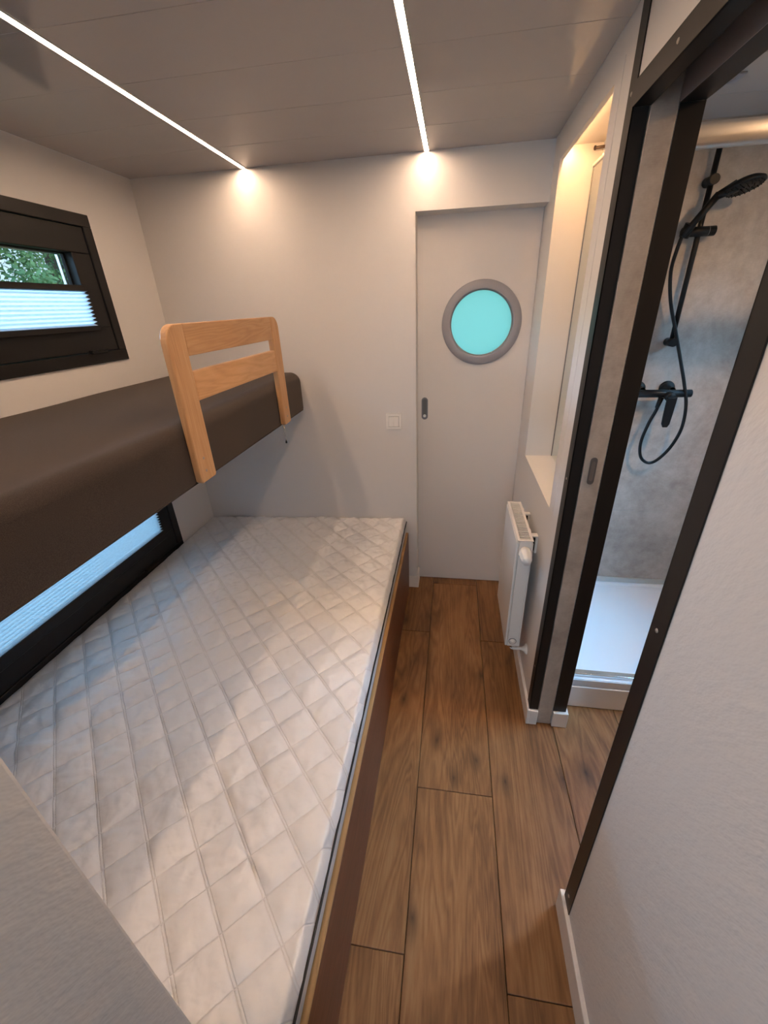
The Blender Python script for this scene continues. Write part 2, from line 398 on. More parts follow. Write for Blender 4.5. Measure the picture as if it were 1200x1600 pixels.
box('trim_5', (-.0015, 0, -.768, -.712, .92, 2.09), M_smooth, bev=.0006, kind='structure', label='thin bead strip beside the niche')
# dark lining inside the header slot and pale track plate
link('trim_6', B((JB-.0015, JB, YN, YJ, HZ, 2.075), bev=.0003), mat('slot_plate', (.30, .27, .27), .5), kind='structure', label='grey track plate in the slot of the doorway header')
link('trim_7', B((JA, JA+.0015, YN, YJ, HZ, 2.075), (JA+.0015, JB-.0015, YN, YJ, 2.068, 2.075)), M_black, kind='structure', label='black lining of the door slot')

# washroom pocket door (only its edge shows)
d2 = thing('door_2', 'concrete-look pocket door edge between the black trims', None, (.0585, YJ, 0), kind='structure')
box('door_leaf', (JA+.001, JB-.0018, YJ-.002, -.803, .002, 2.05), M_conc, d2, bev=.001)
bm = bmesh.new()
def stadium(cx, cz, w, h, n=8):
    r = w/2; P = []
    for i in range(n+1): a = math.pi*i/n; P.append((cx+r*math.cos(a), cz+h/2-r+r*math.sin(a)))
    for i in range(n+1): a = math.pi+math.pi*i/n; P.append((cx+r*math.cos(a), cz-h/2+r+r*math.sin(a)))
    return P
pl = link('edge_pull', prism(bmesh.new(), stadium(.0585, 1.135, .020, .086), YJ-.0045, YJ-.002, 'y', .0006), M_pull, d2, label='grey flush pull')
link('recess', prism(bmesh.new(), stadium(.0585, 1.135, .011, .062), YJ-.0052, YJ-.0044, 'y'), mat('pull_recess_grey', (.30, .29, .29), .3, .8), pl)

# far sliding door with porthole
d1 = thing('door_1', 'pale sliding door with a round porthole at the far end', None, (-.27, D1+.02, 0), kind='structure')
cx, cz, Ro, Ri = -.237, 1.509, .188, .149
bm = bmesh.new()
n = 64; dx0, dx1, dz0, dz1 = DX0-.04, -.001, .006, DZ+.03
def ringedge(y):
    circ = [bm.verts.new((cx+(Ri+.004)*math.cos(2*math.pi*i/n), y, cz+(Ri+.004)*math.sin(2*math.pi*i/n))) for i in range(n)]
    rect = []
    for i in range(n):
        a = 2*math.pi*i/n; c, s = math.cos(a), math.sin(a)
        tx = ((dx1-cx)/c if c > 1e-9 else (dx0-cx)/c if c < -1e-9 else 1e9); tz = ((dz1-cz)/s if s > 1e-9 else (dz0-cz)/s if s < -1e-9 else 1e9)
        q = min(tx, tz); rect.append(bm.verts.new((cx+q*c, y, cz+q*s)))
    return circ, rect
c1, q1 = ringedge(D1); c2, q2 = ringedge(D1+.035)
corners = [(dx0, dz0), (dx1, dz0), (dx1, dz1), (dx0, dz1)]
def fill(cc, qq, y):
    cv = [bm.verts.new((a, y, b)) for a, b in corners]
    for i in range(n):
        j = (i+1) % n; A = qq[i].co; Z = qq[j].co
        f = [cc[i], cc[j], qq[j], qq[i]]
        if abs(A.x-Z.x) > 1e-6 and abs(A.z-Z.z) > 1e-6:
            best = min(cv, key=lambda v: (v.co-(A+Z)/2).length); f = [cc[i], cc[j], qq[j], best, qq[i]]
        bm.faces.new(f)
fill(c1, q1, D1); fill(c2, q2, D1+.035)
for i in range(n):
    j = (i+1) % n; f = bm.faces.new([c1[i], c1[j], c2[j], c2[i]])
bmesh.ops.recalc_face_normals(bm, faces=bm.faces[:])
link('door_panel', bm, M_door, d1)
bm = lathe(bmesh.new(), [(0, Ro), (.006, Ro), (.010, Ro-.003), (.011, Ri+.004), (.010, Ri), (-.012, Ri-.001), (-.012, Ri+.003)], (cx, D1, cz), (0, -1, 0), 72)
po = link('porthole_ring', bm, M_grey, d1, label='grey round porthole ring')
bm = lathe(bmesh.new(), [(-.006, Ri-.0005), (-.006, Ri-.006), (-.012, Ri-.006)], (cx, D1, cz), (0, -1, 0), 72)
link('gasket', bm, mat('gasket', (.25, .24, .23), .6), po)
bm = cyl(bmesh.new(), (cx, D1+.012, cz), (cx, D1+.018, cz), Ri+.002, n=64)
link('porthole_pane', bm, M_frost, d1, label='frosted cyan glass pane')
pl = link('flush_pull', prism(bmesh.new(), stadium(-.507, 1.100, .034, .118), D1-.002, D1, 'y', .0006), M_pull, d1, label='dark grey flush pull')
link('recess', prism(bmesh.new(), stadium(-.507, 1.104, .022, .095), D1-.0028, D1-.0019, 'y'), mat('pull_recess', (.10, .105, .11), .4), pl)
link('key_turn', cyl(bmesh.new(), (-.507, D1-.006, 1.062), (-.507, D1-.002, 1.062), .008), M_alu, pl)
# bright jamb strip on the left reveal
box('trim_8', (DX0-.0005, DX0+.0012, .004, D1, bh, DZ), M_skirt, kind='structure', label='thin jamb strip on the left reveal of the door')

# ================================================================== WINDOWS
def window(idx, z0, z1, label, top_blind, bot_blind, handle_y):
    w = thing('window_%d' % idx, label, None, (XL, (WY0+WY1)/2, z0), kind='structure')
    f = .043; x0 = XL-.061; xi = XL+.008
    # outer frame as four mitred bars
    def frame(a0, a1, b0, b1, wd, xa, xb, name, par, m=M_frame, bev=.002):
        bm = B((xa, xb, a0, a1, b0, b0+wd), (xa, xb, a0, a1, b1-wd, b1), (xa, xb, a0, a0+wd, b0+wd, b1-wd), (xa, xb, a1-wd, a1, b0+wd, b1-wd), bev=bev)
        return link(name, bm, m, par)
    frame(WY0, WY1, z0, z1, f, x0, xi, 'outer_frame', w)
    sw = .090
    frame(WY0+f+.003, WY1-f-.003, z0+f+.003, z1-f-.003, sw, x0+.01, XL+.004, 'sash', w)
    ga, gb, gz0, gz1 = WY0+f+sw, WY1-f-sw, z0+f+sw, z1-f-sw
    bm = B((XL-.058, XL-.03, gb-.004, gb+.001, gz0, gz1))
    pn = link('pane', B((XL-.046, XL-.040, ga-.01, gb+.01, gz0-.01, gz1+.01)), M_glass, w)
    link('spacer', B((XL-.058, XL-.047, gb-.018, gb-.012, gz0, gz1), (XL-.058, XL-.047, ga, gb-.018, gz1-.01, gz1-.004)), M_alu, pn, label='bright spacer bar')
    link('gasket', B((XL-.040, XL-.030, gb-.010, gb-.003, gz0, gz1), (XL-.040, XL-.030, ga, gb, gz1-.008, gz1)), M_black, w)
    # pleated blind: zigzag fabric between two rails
    bl = thing('pleated_blind', None, None, (0, 0, 0)); bl.parent = w; bl.matrix_parent_inverse = Matrix.Identity(4)
    off = Vector(w.location)
    def part(name, bm, m):
        o = link(name, bm, m); o.data.transform(Matrix.Translation(-off)); o.parent = bl; o.matrix_parent_inverse = Matrix.Identity(4); return o
    xr = XL+.006
    part('top_rail', B((xr-.006, xr+.016, ga-.01, gb+.006, top_blind, top_blind+.020), bev=.002), M_frame)
    part('bottom_rail', B((xr-.006, xr+.016, ga-.01, gb+.006, min(bot_blind-.020, gz0-.004), bot_blind), bev=.002), M_frame)
    bm = bmesh.new(); npl = int(round((top_blind-bot_blind)/.0135)); 
    rowsv = []
    for i in range(npl*2+1):
        z = bot_blind + (top_blind-bot_blind)*i/(npl*2); xx = xr-.003 if i % 2 else xr+.012
        ye = gb+.002-(.006 if i % 2 else 0)
        rowsv.append([bm.verts.new((xx, ga-.004, z)), bm.verts.new((xx, ye, z))])
    for A, Z in zip(rowsv, rowsv[1:]): bm.faces.new([A[0], A[1], Z[1], Z[0]])
    part('pleated_fabric', bm, M_blind)
    hn = link('latch', B((xi-.006, xi+.012, handle_y-.045, handle_y+.045, z0+f-.004, z0+f+.010), bev=.003), M_matblk, w)
    return w
window(2, wz[1][0], wz[1][1], 'dark window above the bunk, blind half lowered', 1.697, 1.572, -.497)
window(1, wz[0][0], wz[0][1], 'dark window behind the lower bed, pale blue blind closed', .815, .606, -.60)

# ================================================================== BED
bed = thing('bed_frame', 'low wooden bed frame under the white mattress', 'bed', (-1.2, -1.0, 0))
RT = .392
bm = B((-.612, -.592, PY+.004, -.013, .002, RT), bev=.0015)
sr = link('side_rail', bm, M_redwood, bed, label='reddish wooden side board')
bm = bmesh.new(); pts = []
link('board_edge', B((-.6118, -.5922, PY+.004, -.013, RT, RT+.003), bev=.001), M_raw, sr, label='pale raw upper edge')
for i in range(9):
    y = -.15-.21*i
    box('bed_slat', (XL+.004, -.614, y-.045, y+.045, .345, .362), M_raw, bed, bev=.002)
for x in (-1.82, -1.22, -.634):
    box('support_beam', (x, x+.018, PY+.006, -.004, .002, .345), M_redwood, bed, bev=.002)

# mattress: swept profile with quilted relief
mt = thing('mattress', 'white diamond-quilted mattress on the lower bed', 'mattress', (-1.2, -1.0, .365))
MX0, MX1, MY0, MY1 = XL+.003, -.6035, PY+.006, -.006
rc = .010; AM = R(66); SX = .0145
def ztop(x): return .456 + (x-XL)*(.503-.462)/(1.205) 
ns = 232; nt = 356
flat = MX1-SX-rc*math.sin(AM)-MX0; arc = rc*AM; side = .036
Ls = flat+arc+side
rng = np.random.RandomState(4)
V = []; F_ = []
for i in range(ns+1):
    s = Ls*i/ns
    if s < flat: x = MX0+s; z = ztop(x); nx, nz = 0, 1
    elif s < flat+arc:
        a = (s-flat)/rc; x = MX0+flat+rc*math.sin(a); z = ztop(MX0+flat)-rc+rc*math.cos(a); nx, nz = math.sin(a), math.cos(a)
    else:
        q = s-flat-arc; x = MX0+flat+rc*math.sin(AM)+q*math.cos(AM); z = ztop(MX0+flat)-rc+rc*math.cos(AM)-q*math.sin(AM); nx, nz = math.sin(AM), math.cos(AM)
    xe = MX0+s
    for j in range(nt+1):
        y = MY0+(MY1-MY0)*j/nt
        u = (xe+y)/PQ; v = (xe-y)/PQ-.94
        a = (.5-abs((u % 1)-.5))*PQ/1.414; b = (.5-abs((v % 1)-.5))*PQ/1.414
        puff = .0090*(1-math.exp(-a/.011))*(1-math.exp(-b/.011))
        cell = (math.floor(u)*12.9898+math.floor(v)*78.233)
        rv = math.sin(cell)*43758.5453; rv -= math.floor(rv)
        wr = noise.noise((xe*26+rv*3, y*26, rv*9))*.0042 + noise.noise((xe*9, y*7, 3))*.0035
        wr += noise.noise((xe*60*math.cos(rv*3)+y*18, y*60*math.sin(rv*3)-xe*18, rv*20))*.0024
        if rv > .35: wr += noise.noise(((xe+y)*44, (xe-y)*13, rv*7))*.0040*(rv-.2)
        h = puff*(.75+.5*rv) + wr*min(1, (a+b)/.02) + noise.noise((xe*2.2, y*1.6, 7))*.004
        de = min(MY1-y, y-MY0); drop = 0
        if de < .022: drop = .022-math.sqrt(max(.022**2-(.022-de)**2, 0))
        dl = x-MX0
        if dl < .025: drop += (.025-math.sqrt(max(.025**2-(.025-dl)**2, 0)))*.6
        hs = h-.004 if s > flat else h-.006
        hs *= min(1, .15+dl/.06) if s < flat else 1
        if s > flat: hs = min(hs*.5, .003)
        V.append((x+nx*hs, y, z+nz*hs-drop))
for i in range(ns):
    for j in range(nt):
        a = i*(nt+1)+j; F_.append((a, a+nt+1, a+nt+2, a+1))
me = bpy.data.meshes.new('quilted_cover'); me.from_pydata(V, [], F_); me.update(); me.materials.append(M_quilt)
for p in me.polygons: p.use_smooth = True
qc = bpy.data.objects.new('quilted_cover', me); C.objects.link(qc); qc.parent = mt
qc.matrix_parent_inverse = Matrix.Translation(-mt.location)
zz = .462
link('mattress_core', B((MX0+.001, MX1-.012, MY0+.002, MY1-.004, .365, .440)), M_hem, mt)
# lower band, bulging and wavy, hangs down to the rail
bm = bmesh.new(); prev = None
for j in range(241):
    y = MY0+(MY1-MY0)*j/240
    w1 = noise.noise((y*9, 1, 0))*.003; w2 = noise.noise((y*22, 5, 0))*.0022
    prof = [(MX1-.012, zz), (MX1+.001, zz-.001), (MX1+.0020+w2*.5, zz-.012), (MX1+.002+w2*.5, zz-.034), (MX1-.001+w1*.6, zz-.054+w1), (MX1-.006+w1*.6, RT+.0045), (MX1-.012, RT+.005)]
    cur = [bm.verts.new((a, y, b)) for a, b in prof]
    if prev:
        for k2 in range(len(cur)-1): bm.faces.new([prev[k2], cur[k2], cur[k2+1], prev[k2+1]])
    prev = cur
link('side_band', bm, M_hem, mt, smooth=True)
pts = [(MX1+.0005+noise.noise((y*6, 2, 2))*.0012, y, zz+.0035+noise.noise((y*5, 9, 2))*.0015) for y in np.linspace(MY0+.004, MY1-.004, 60)]
link('zipper', tube(bmesh.new(), pts, .0030, 8), M_matblk, mt, label='black zip line along the mattress side')

# ================================================================== BUNK
bk = thing('bunk_bed', 'dark brown felt-covered upper bunk fixed to the left wall', 'bunk bed', (-1.48, -1.0, 1.10))
BX, BZ0, BZ1, BY0, BY1 = -1.134, 1.124, 1.316, PY+.006, -.012
bm = bmesh.new()
def rr(x0, x1, z0, z1, rt, rb, n=7):
    P = [(x0, z0), (x1-rb, z0)]
    for i in range(1, n+1): a = -math.pi/2+math.pi/2*i/n; P.append((x1-rb+rb*math.cos(a), z0+rb+rb*math.sin(a)))
    for i in range(n+1): a = math.pi/2*i/n; P.append((x1-rt+rt*math.cos(a), z1-rt+rt*math.sin(a)))
    P.append((x0, z1)); return P
secs = []
m_ = 90
for j in range(m_+1):
    y = BY0+(BY1-BY0)*j/m_
    secs.append((y, 0))
# rounded far end: shrink the outline through a quarter circle in plan and top
ext = []
re = .035
for y in np.linspace(BY0, BY1-re, 60): ext.append((y, 0.0))
for i in range(1, 9):
    a = math.pi/2*i/8; ext.append((BY1-re+re*math.sin(a), re*(1-math.cos(a))))
prev = None
for y, sh in ext:
    P = rr(XL+.003, BX-sh*.55, BZ0+sh*.12, BZ1-sh*.8, .046-sh*.3, .012)
    cur = []
    for a, b in P:
        wob = noise.noise((a*5, y*4, b*5))*.0022
        cur.append(bm.verts.new((a if a < XL+.01 else a+wob*.8, y, b+(wob if b > 1.2 else 0))))
    if prev:
        for q in range(len(cur)): bm.faces.new([prev[q], prev[(q+1) % len(cur)], cur[(q+1) % len(cur)], cur[q]])
    else: bm.faces.new(cur[::-1])
    prev = cur
bm.faces.new(prev); bmesh.ops.recalc_face_normals(bm, faces=bm.faces[:])
shade_auto(link('bunk_mattress', bm, M_felt, bk), 50)
link('seam_piping', tube(bmesh.new(), [(BX-.003, y, BZ0+.004) for y in np.linspace(BY0+.01, BY1-.03, 20)], .0028, 8), mat('piping_brown', (.025, .018, .016), .8), bk)
box('base_board', (XL+.002, BX-.065, BY0, BY1, 1.100, 1.1235), M_skirt, bk, bev=.002, label='white board under the bunk mattress')
for y in (-1.6, -.9, -.2):
    link('wall_bracket', prism(bmesh.new(), [(XL+.001, 1.0), (XL+.025, 1.0), (-1.45, 1.0995), (XL+.001, 1.0995)], y-.01, y+.01, 'y', .002), M_frame, bk)

# guard rail
gr = thing('guard_rail', 'beech wood guard rail on the front of the brown bunk', 'guard rail', (-1.12, -.67, 1.13))
gx0, gx1 = -1.1335, -1.110
GY0, GY1, GZ0, GZ1, PW = -1.052, -.285, 1.130, 1.578, .082
def post(y0, y1, outer):
    r = .045; P = []
    if outer < 0:    # rounded corner at low y
        P = [(y0, GZ0+.006), (y0+.006, GZ0), (y1-.006, GZ0), (y1, GZ0+.006), (y1, GZ1)]
        P += [(y0+r-r*math.sin(math.pi/2*i/8), GZ1-r+r*math.cos(math.pi/2*i/8)) for i in range(9)]
    else:
        P = [(y0, GZ0+.006), (y0+.006, GZ0), (y1-.006, GZ0), (y1, GZ0+.006)]
        P += [(y1-r+r*math.cos(math.pi/2*i/8), GZ1-r+r*math.sin(math.pi/2*i/8)) for i in range(9)]
        P += [(y0, GZ1)]
    return prism(bmesh.new(), P, gx0, gx1, 'x', .004)
p1 = link('rail_post', post(GY0, GY0+PW, -1), M_beechz, gr)
p2 = link('rail_post', post(GY1-.074, GY1, 1), M_beechz, gr)
box('top_rail', (gx0+.0005, gx1-.0005, GY0+PW, GY1-.074, 1.492, GZ1), M_beech, gr, bev=.0035, seg=2)
box('lower_rail', (gx0+.0005, gx1-.0005, GY0+PW, GY1-.074, 1.366, 1.450), M_beech, gr, bev=.0035, seg=2)
for p, y in ((p1, -1.020), (p2, -.322)):
    for z in (1.203, 1.163):
        link('screw', lathe(bmesh.new(), [(0, .0045), (.001, .0042), (.0012, .0022), (.0004, .0015), (.0004, 0)], (gx1, y, z), (1, 0, 0), 12), M_steel, p)
pin = link('support_pin', cyl(bmesh.new(), (-1.122, -.352, 1.135), (-1.122, -.352, 1.050), .0030, n=10), M_chrome, gr, label='thin steel pin below the right post')
link('pin_cap', lathe(bmesh.new(), [(0, 0), (0, .0045), (.008, .0045), (.008, 0)], (-1.122, -.352, 1.043), (0, 0, 1), 12), M_matblk, pin)

# ================================================================== LED STRIPS
for nm, x, lab in (('led_strip', -1.281, 'glowing ceiling light strip on the left, above the bunk'), ('led_strip', -.497, 'glowing ceiling light strip on the right, running towards the door')):
    l = thing(nm, lab, 'light strip', (x, -2.4, H), group=None)
    box('diffuser', (x-.0080, x+.0080, -2.12, -.012, H-.0025, H-.0004), M_led, l)
    box('profile', (x-.0100, x-.0081, -2.12, -.002, H-.0030, H-.0001), M_alu, l)
    box('profile', (x+.0081, x+.0100, -2.12, -.002, H-.0030, H-.0001), M_alu, l)

# ================================================================== NICHE
l = thing('led_strip', 'hidden warm light strip under the top lip of the niche', 'light strip', (.02, -.4, 2.09))
box('diffuser', (.016, .024, NY0+.004, NY1-.004, 2.0885, 2.0915), M_led2, l)
box('profile', (.015, .027, NY0+.002, NY1-.002, 2.0915, 2.0999), M_alu, l)
mi = thing('niche_mirror', 'tall mirror at the back of the lit niche', 'mirror', (.13, -.4, NZ0))
box('mirror_pane', (.1215, .1270, NY0+.002, NY1-.002, NZ0+.001, 2.030), M_mirror, mi)
box('backing_board', (.1271, .1450, NY0+.002, NY1-.002, NZ0+.001, 2.028), M_skirt, mi)
box('edge_seal', (.1195, .1214, NY1-.0045, NY1-.002, NZ0+.001, 2.030), M_pull, mi)
box('top_profile', (.117, .1449, NY0+.002, NY1-.002, 2.0302, 2.040), M_skirt, mi, bev=.001)
pg = thing('wall_peg', 'small black peg above the mirror in the lit niche', 'peg', (.145, -.17, 2.062))
link('peg_shaft', cyl(bmesh.new(), (.1449, -.152, 2.080), (.116, -.131, 2.083), .0045, n=12), mat('peg_brown', (.05, .03, .02), .5), pg)
link('peg_head', cyl(bmesh.new(), (.1165, -.1314, 2.083), (.1130, -.1289, 2.0834), .0070, n=14), mat('peg_head_brown', (.04, .025, .02), .5), pg)

# ================================================================== RADIATOR
rx0, rx1, ry0, ry1, rz0, rz1 = -.0985, -.036, -.705, -.350, .240, .776
ra = thing('radiator', 'compact white panel radiator on the right wall below the niche', 'radiator', (-.05, (ry0+ry1)/2, rz0))
box('front_panel', (rx0, rx0+.010, ry0+.001, ry1-.001, rz0, rz1-.012), M_rad, ra, bev=.003, seg=2)
box('back_panel', (rx1-.006, rx1, ry0+.001, ry1-.001, rz0, rz1-.012), M_rad, ra, bev=.002)
sp_ = box('side_panel', (rx0+.0105, rx1-.0065, ry0, ry0+.004, rz0, rz1-.001), M_rad, ra, bev=.001)
box('side_panel', (rx0+.0105, rx1-.0065, ry1-.004, ry1, rz0, rz1-.001), M_rad, ra, bev=.001)
box('emboss_line', (rx0+.018, rx1-.016, ry0-.0008, ry0, rz0+.050, rz0+.0525), M_skirt, sp_)
tg = link('top_grille', B((rx0+.002, rx0+.013, ry0, ry1, rz1-.004, rz1), (rx1-.010, rx1, ry0, ry1, rz1-.004, rz1), (rx0+.013, rx1-.010, ry0, ry0+.012, rz1-.004, rz1), (rx0+.013, rx1-.010, ry1-.012, ry1, rz1-.004, rz1), bev=.0008), M_skirt, ra)
me0 = None
nb_ = 24
for i in range(nb_):
    y = ry0+.012+(ry1-ry0-.024)*(i+.5)/nb_
    if me0 is None:
        o = link('grille_bar', B((rx0+.0132, rx1-.0102, y-.0026, y+.0026, rz1-.0035, rz1-.0003), bev=.0006), M_skirt, tg); me0 = o; y_first = y
    else:
        o = me0.copy(); C.objects.link(o); o.parent = tg; o.matrix_parent_inverse = Matrix.Identity(4); o.location.y = y-y_first
for i in range(16):      # convector fins behind the grille
    y = ry0+.02+(ry1-ry0-.04)*i/15
    box('fin', (rx0+.014, rx1-.012, y-.0012, y+.0012, rz0+.06, rz1-.085), M_rad, ra)
# thermostat head at the near end
kz = .735; ky = ry0
vc = lathe(bmesh.new(), [(0, .015), (.006, .015), (.006, .011), (.014, .011)], (-.0665, ky, kz), (0, -1, 0), 24)
vb = link('valve_socket', vc, M_alu, ra)
bm = bmesh.new(); rings = []
prof = [(.008, .016), (.010, .0215), (.028, .0230), (.033, .0210), (.056, .0185), (.067, .0155), (.069, .0)]
nn = 36
for h, r in prof:
    ring = []
    for i in range(nn):
        a = 2*math.pi*i/nn; rg = r*(1+(.10*math.cos(a*8) if .02 < h < .06 else 0))
        ring.append(bm.verts.new((-.0665+rg*math.cos(a), ky-h, kz+rg*math.sin(a)-h*.18)))
    rings.append(ring)
for A, Z in zip(rings, rings[1:]):
    for i in range(nn): f = bm.faces.new([A[i], A[(i+1) % nn], Z[(i+1) % nn], Z[i]]); f.smooth = True
link('thermostat_knob', bm, M_plast, ra, label='ribbed white thermostat knob')
for y in (-.405, -.600):
    b = link('bracket', B((rx1, -.0005, y-.014, y+.014, rz1-.035, rz1-.030), (-.010, -.0005, y-.014, y+.014, rz1-.11, rz1-.0305), bev=.001), M_rad, ra, label='small wall bracket behind the radiator')
    box('bracket_clip', (rx1-.004, rx1+.006, y-.012, y+.012, rz1-.030, rz1-.010), M_rad, b, bev=.001)
    box('rubber_pad', (-.017, -.0105, y-.010, y+.010, rz1-.10, rz1-.040), M_matblk, b, bev=.001)
pg2 = link('drain_plug', lathe(bmesh.new(), [(0, .014), (.002, .014), (.002, .010), (.006, .009), (.007, 0)], (-.0675, ry0, .268), (0, -1, 0), 24), M_plast, ra)
link('plug_ring', lathe(bmesh.new(), [(0, .0165), (.0012, .0165), (.0012, .0135), (0, .0135)], (-.0675, ry0, .268), (0, -1, 0), 24), M_pull, pg2)
pf = link('pipe_elbow', tube(bmesh.new(), [(-.0675, -.690, .245), (-.0675, -.690, .225), (-.062, -.690, .215), (-.030, -.690, .215), (-.002, -.690, .215)], .0065, 12), M_plast, ra)
link('pipe_nut', cyl(bmesh.new(), (-.0675, -.690, .238), (-.0675, -.690, .226), .0105, n=6), M_chrome, pf)
link('wall_rosette', lathe(bmesh.new(), [(0, .024), (.004, .023), (.012, .012), (.020, .009)], (-.0005, -.690, .215), (-1, 0, 0), 24), M_plast, pf)

# ================================================================== LIGHT SWITCH
sw = thing('light_switch', 'white double rocker light switch on the far wall left of the door', 'switch', (-.661, 0, 1.057))
def rframe(x0, x1, z0, z1, wd, y0, y1): return B((x0, x1, y0, y1, z0, z0+wd), (x0, x1, y0, y1, z1-wd, z1), (x0, x0+wd, y0, y1, z0+wd, z1-wd), (x1-wd, x1, y0, y1, z0+wd, z1-wd), bev=.0012)
link('frame', rframe(-.702, -.620, 1.016, 1.098, .014, -.009, -.0004), M_plast, sw)
box('base_plate', (-.6878, -.6342, -.006, -.0004, 1.0302, 1.0838), mat('switch_gap_shade', (.35, .34, .33), .5), sw)  # grey colour paints the shading lines around the white rockers
for a in (-.6870, -.6607):
    box('rocker', (a, a+.0258, -.0125, -.0062, 1.0315, 1.0825), M_plast, sw, bev=.0012)

# ================================================================== SHOWER
ty0, ty1, tx0, tx1, tz = -.785, -.052, TW+.001, X2-.002, .160
tr = thing('shower_tray', 'glossy white shower tray beyond the black-framed doorway', 'shower tray', (.6, -.42, 0))
bm = bmesh.new()
def ring(x0, x1, y0, y1, z): return [bm.verts.new(p) for p in ((x0, y0, z), (x1, y0, z), (x1, y1, z), (x0, y1, z))]
R_ = [ring(tx0, tx1, ty0, ty1, .120), ring(tx0, tx1, ty0, ty1, tz), ring(tx0+.035, tx1-.035, ty0+.030, ty1-.035, tz), ring(tx0+.042, tx1-.042, ty0+.038, ty1-.045, tz-.012), ring(tx0+.06, tx1-.06, ty0+.06, ty1-.07, tz-.016)]
for A, Z in zip(R_, R_[1:]):
    for i in range(4): bm.faces.new([A[i], A[(i+1) % 4], Z[(i+1) % 4], Z[i]])
bm.faces.new(R_[-1]); bm.faces.new(R_[0][::-1]); bmesh.ops.recalc_face_normals(bm, faces=bm.faces[:])
bmesh.ops.bevel(bm, geom=[e for e in bm.edges], offset=.003, segments=2, affect='EDGES')
shade_auto(link('tray_basin', bm, M_tray, tr), 30)
box('plinth', (tx0+.012, tx1, ty0-.004, ty0+.010, .002, .1195), M_skirt, tr, bev=.0015, label='white plinth board in front of the tray')
link('drain_cover', lathe(bmesh.new(), [(0, .055), (.004, .054), (.005, .045), (.0052, 0)], (.80, -.42, tz-.0155), (0, 0, 1), 28), M_chrome, tr)
en = thing('shower_enclosure', 'chrome shower enclosure rails across the shower front', 'shower enclosure', (.6, -.76, tz))
box('bottom_rail', (tx0+.014, tx1-.001, -.768, -.742, tz+.0005, tz+.016), M_chrome, en, bev=.003, seg=2)
bm = bmesh.new()
P = [(-.772, 1.932), (-.770, 1.918), (-.764, 1.912), (-.744, 1.912), (-.738, 1.918), (-.736, 1.934), (-.738, 1.950), (-.746, 1.960), (-.762, 1.960), (-.770, 1.950)]
prism(bm, P, TW+.001, X2-.001, 'x', 0); shade_auto(link('top_rail', bm, M_alu, en), 60)
box('wall_profile', (X2-.020, X2-.001, -.764, -.744, tz+.017, 1.911), M_alu, en, bev=.002)
box('wall_profile', (TW+.001, TW+.016, -.764, -.744, tz+.017, 1.911), M_alu, en, bev=.002)
box('folded_pane', (.93, .936, -.742, -.20, tz+.02, 1.905), M_glass, en)
box('sealing_strip', (tx0, tx1, -.064, -.0505, tz+.0005, tz+.030), M_alu, wb, bev=.004, seg=2)

ss = thing('shower_set', 'matt black riser rail with hand shower, hose and mixer on the concrete wall', 'shower', (.55, -.05, 1.2))
rx, ry = .548, -.085
link('riser_bar', cyl(bmesh.new(), (rx, ry, 1.405), (rx, ry, 2.085), .0095, n=20), M_matblk, ss)
for z in (1.969, 1.419):
    link('bar_bracket', cyl(bmesh.new(), (rx, -.0505, z), (rx, ry-.024, z), .0165, n=28), M_matblk, ss)
# slider: horizontal cylinder with clamp
sz = 1.812
sl = link('slider', cyl(bmesh.new(), (.486, ry-.006, sz), (.600, ry-.006, sz), .0165, n=28), M_matblk, ss)
link('slider_band', cyl(bmesh.new(), (.575, ry-.006, sz), (.577, ry-.006, sz), .0168, n=28), M_pull, sl)
link('hand_holder', cyl(bmesh.new(), (.486, ry-.030, sz-.018), (.494, ry-.045, sz+.022), .017, .019, n=24), M_matblk, sl)
# hand shower
h0 = Vector((.474, -.128, 1.795)); h1 = Vector((.548, -.165, 1.915)); 
hs = link('hand_shower', cyl(bmesh.new(), h0, h1, .0105, .0125, n=20), M_matblk, ss)
hc = Vector((.612, -.187, 1.931)); hn_ = Vector((.18, -.28, -.94)).normalized()
bm = lathe(bmesh.new(), [(-.020, 0), (-.019, .018), (-.012, .042), (-.002, .056), (.006, .058), (.009, .054), (.009, 0)], hc, hn_, 36)
hd = link('spray_head', bm, M_matblk, hs)
bm = bmesh.new(); cyl(bm, h1-(h1-h0)*.05, hc-hn_*.006-(hc-h1).normalized()*.02, .0125, .020, n=20)
link('neck', bm, M_matblk, hs)
bm = bmesh.new(); a_ = hn_.orthogonal().normalized(); b2 = hn_.cross(a_)
for rr_, cn in ((.012, 6), (.026, 12), (.040, 18), (.050, 24)):
    for i in range(cn):
        t_ = 2*math.pi*i/cn; p = hc+hn_*.009+(a_*math.cos(t_)+b2*math.sin(t_))*rr_
        cyl(bm, p, p+hn_*.004, .0018, .0012, n=6)
tag(link('nozzles', bm, M_matblk, hd), kind='stuff')
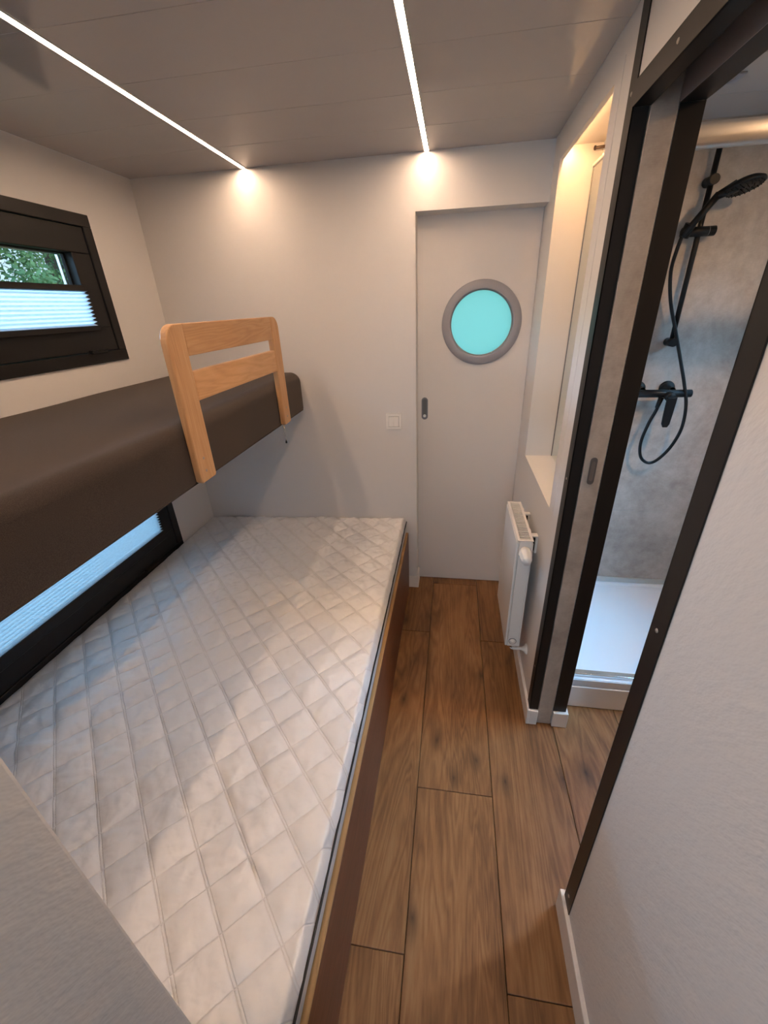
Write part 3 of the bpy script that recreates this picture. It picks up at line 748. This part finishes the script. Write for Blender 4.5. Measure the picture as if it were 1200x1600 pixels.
# hose
hp = [(.474, -.128, 1.795), (.470, -.122, 1.755), (.474, -.105, 1.68), (.500, -.10, 1.58), (.545, -.10, 1.47), (.590, -.11, 1.352), (.625, -.125, 1.25), (.650, -.135, 1.16), (.660, -.13, 1.06), (.645, -.115, .970), (.610, -.105, .905), (.572, -.105, .885), (.530, -.11, .915), (.512, -.115, .985), (.522, -.12, 1.075), (.540, -.122, 1.140), (.548, -.122, 1.180)]
link('hose', tube(bmesh.new(), hp, .0068, 12), M_matblk, ss)
link('hose_nut', cyl(bmesh.new(), (.5485, -.122, 1.195), (.540, -.122, 1.150), .011, .0085, n=16), M_matblk, ss)
mx = link('mixer_body', cyl(bmesh.new(), (.430, -.118, 1.212), (.664, -.118, 1.212), .0165, n=28), M_matblk, ss)
for x in (.620, .470):
    link('rosette', lathe(bmesh.new(), [(0, .033), (.006, .032), (.010, .026), (.012, .016), (.055, .014)], (x-.028 if x > .6 else x, -.0505, 1.222), (0, -1, 0), 32), M_matblk, ss)
bm = bmesh.new()
lathe(bm, [(0, .020), (.018, .021), (.024, .017), (.025, 0)], (.5725, -.130, 1.205), (0, -1, -.15), 28)
prism(bm, [(.553, 1.205), (.592, 1.205), (.590, 1.13), (.588, 1.088), (.581, 1.074), (.564, 1.074), (.557, 1.088), (.555, 1.13)], -.170, -.156, 'y', .003)
link('lever', bm, M_matblk, mx)

# washroom ceiling spots
for sx0, sy0, lab in ((.74, -1.04, 'round ceiling spot in the washroom in front of the shower'),):
    sp2 = thing('ceiling_spot', lab, 'lamp', (sx0, sy0, H))
    link('bezel', lathe(bmesh.new(), [(0, .045), (.003, .045), (.005, .038), (.001, .036)], (sx0, sy0, H-.0002), (0, 0, -1), 32), M_alu, sp2)
    link('lens', cyl(bmesh.new(), (sx0, sy0, H-.0012), (sx0, sy0, H-.0028), .036, n=32), M_spot, sp2)
# small grey ceiling clip
box('ceiling_clip', (.402, .425, -.415, -.355, H-.006, H-.0003), M_grey, bev=.002, label='small grey clip on the shower ceiling', cat='clip')

# ================================================================== OUTSIDE
box('ground', (-30, -1.95, -12, 30, -.75, -.70), M_grass, kind='structure', label='lawn outside the windows')
def tree(name, x, y, h, rad, seed, label):
    rnd = random.Random(seed)
    t = thing(name, label, 'tree', (x, y, -.70), group='trees outside the upper window')
    bm = bmesh.new(); tube(bm, [(x, y, -.72), (x+.05, y, .4), (x-.03, y+.04, h*.55), (x, y, h*.8)], .10, 8); link('trunk', bm, M_bark, t)
    bm = bmesh.new(); cl = []
    for i in range(46):
        a = rnd.random()*6.283; rr2 = rad*math.sqrt(rnd.random()); zc = .2+rnd.random()*(h-.2)
        kf = math.sin(max(.08, min(.97, (zc-.0)/h))*math.pi)**.6
        cl.append((Vector((x+rr2*kf*math.cos(a), y+rr2*kf*math.sin(a), zc)), rad*(.22+.2*rnd.random())))
    for c, r in cl:
        for j in range(170):
            d = Vector((rnd.gauss(0, 1), rnd.gauss(0, 1), rnd.gauss(0, 1))).normalized()
            p = c+d*r*(.55+.5*rnd.random()); s = .045+.04*rnd.random()
            nrm = (d+Vector((rnd.gauss(0, .6), rnd.gauss(0, .6), rnd.gauss(0, .6)))).normalized(); a1 = nrm.orthogonal().normalized(); a1.rotate(Matrix.Rotation(rnd.random()*6, 3, nrm)); b1 = nrm.cross(a1)
            vs = [bm.verts.new(p+a1*s*.5), bm.verts.new(p+b1*s*.28), bm.verts.new(p-a1*s*.5), bm.verts.new(p-b1*s*.28)]
            bm.faces.new(vs)
    tag(link('foliage', bm, M_leaf, t), kind='stuff')
for i, (x, y, h, r, lab) in enumerate([(-5.3, 2.2, 2.9, .85, 'nearer leafy tree outside the upper window, left of the pane centre'), (-6.6, 4.7, 3.3, 1.05, 'leafy tree at the right end of the row outside the upper window'),
        (-7.6, 2.0, 3.5, 1.1, 'taller leafy tree standing behind the nearer one outside the upper window'), (-5.2, .1, 2.9, .9, 'leafy tree at the left end of the row outside the upper window'), (-9.4, 4.0, 3.8, 1.0, 'tallest tree farthest behind the row outside the upper window'), (-9.2, 7.2, 4.0, 1.1, 'distant tree behind the right end of the row outside the upper window')]):
    tree('tree', x, y, h, r, i+3, lab)
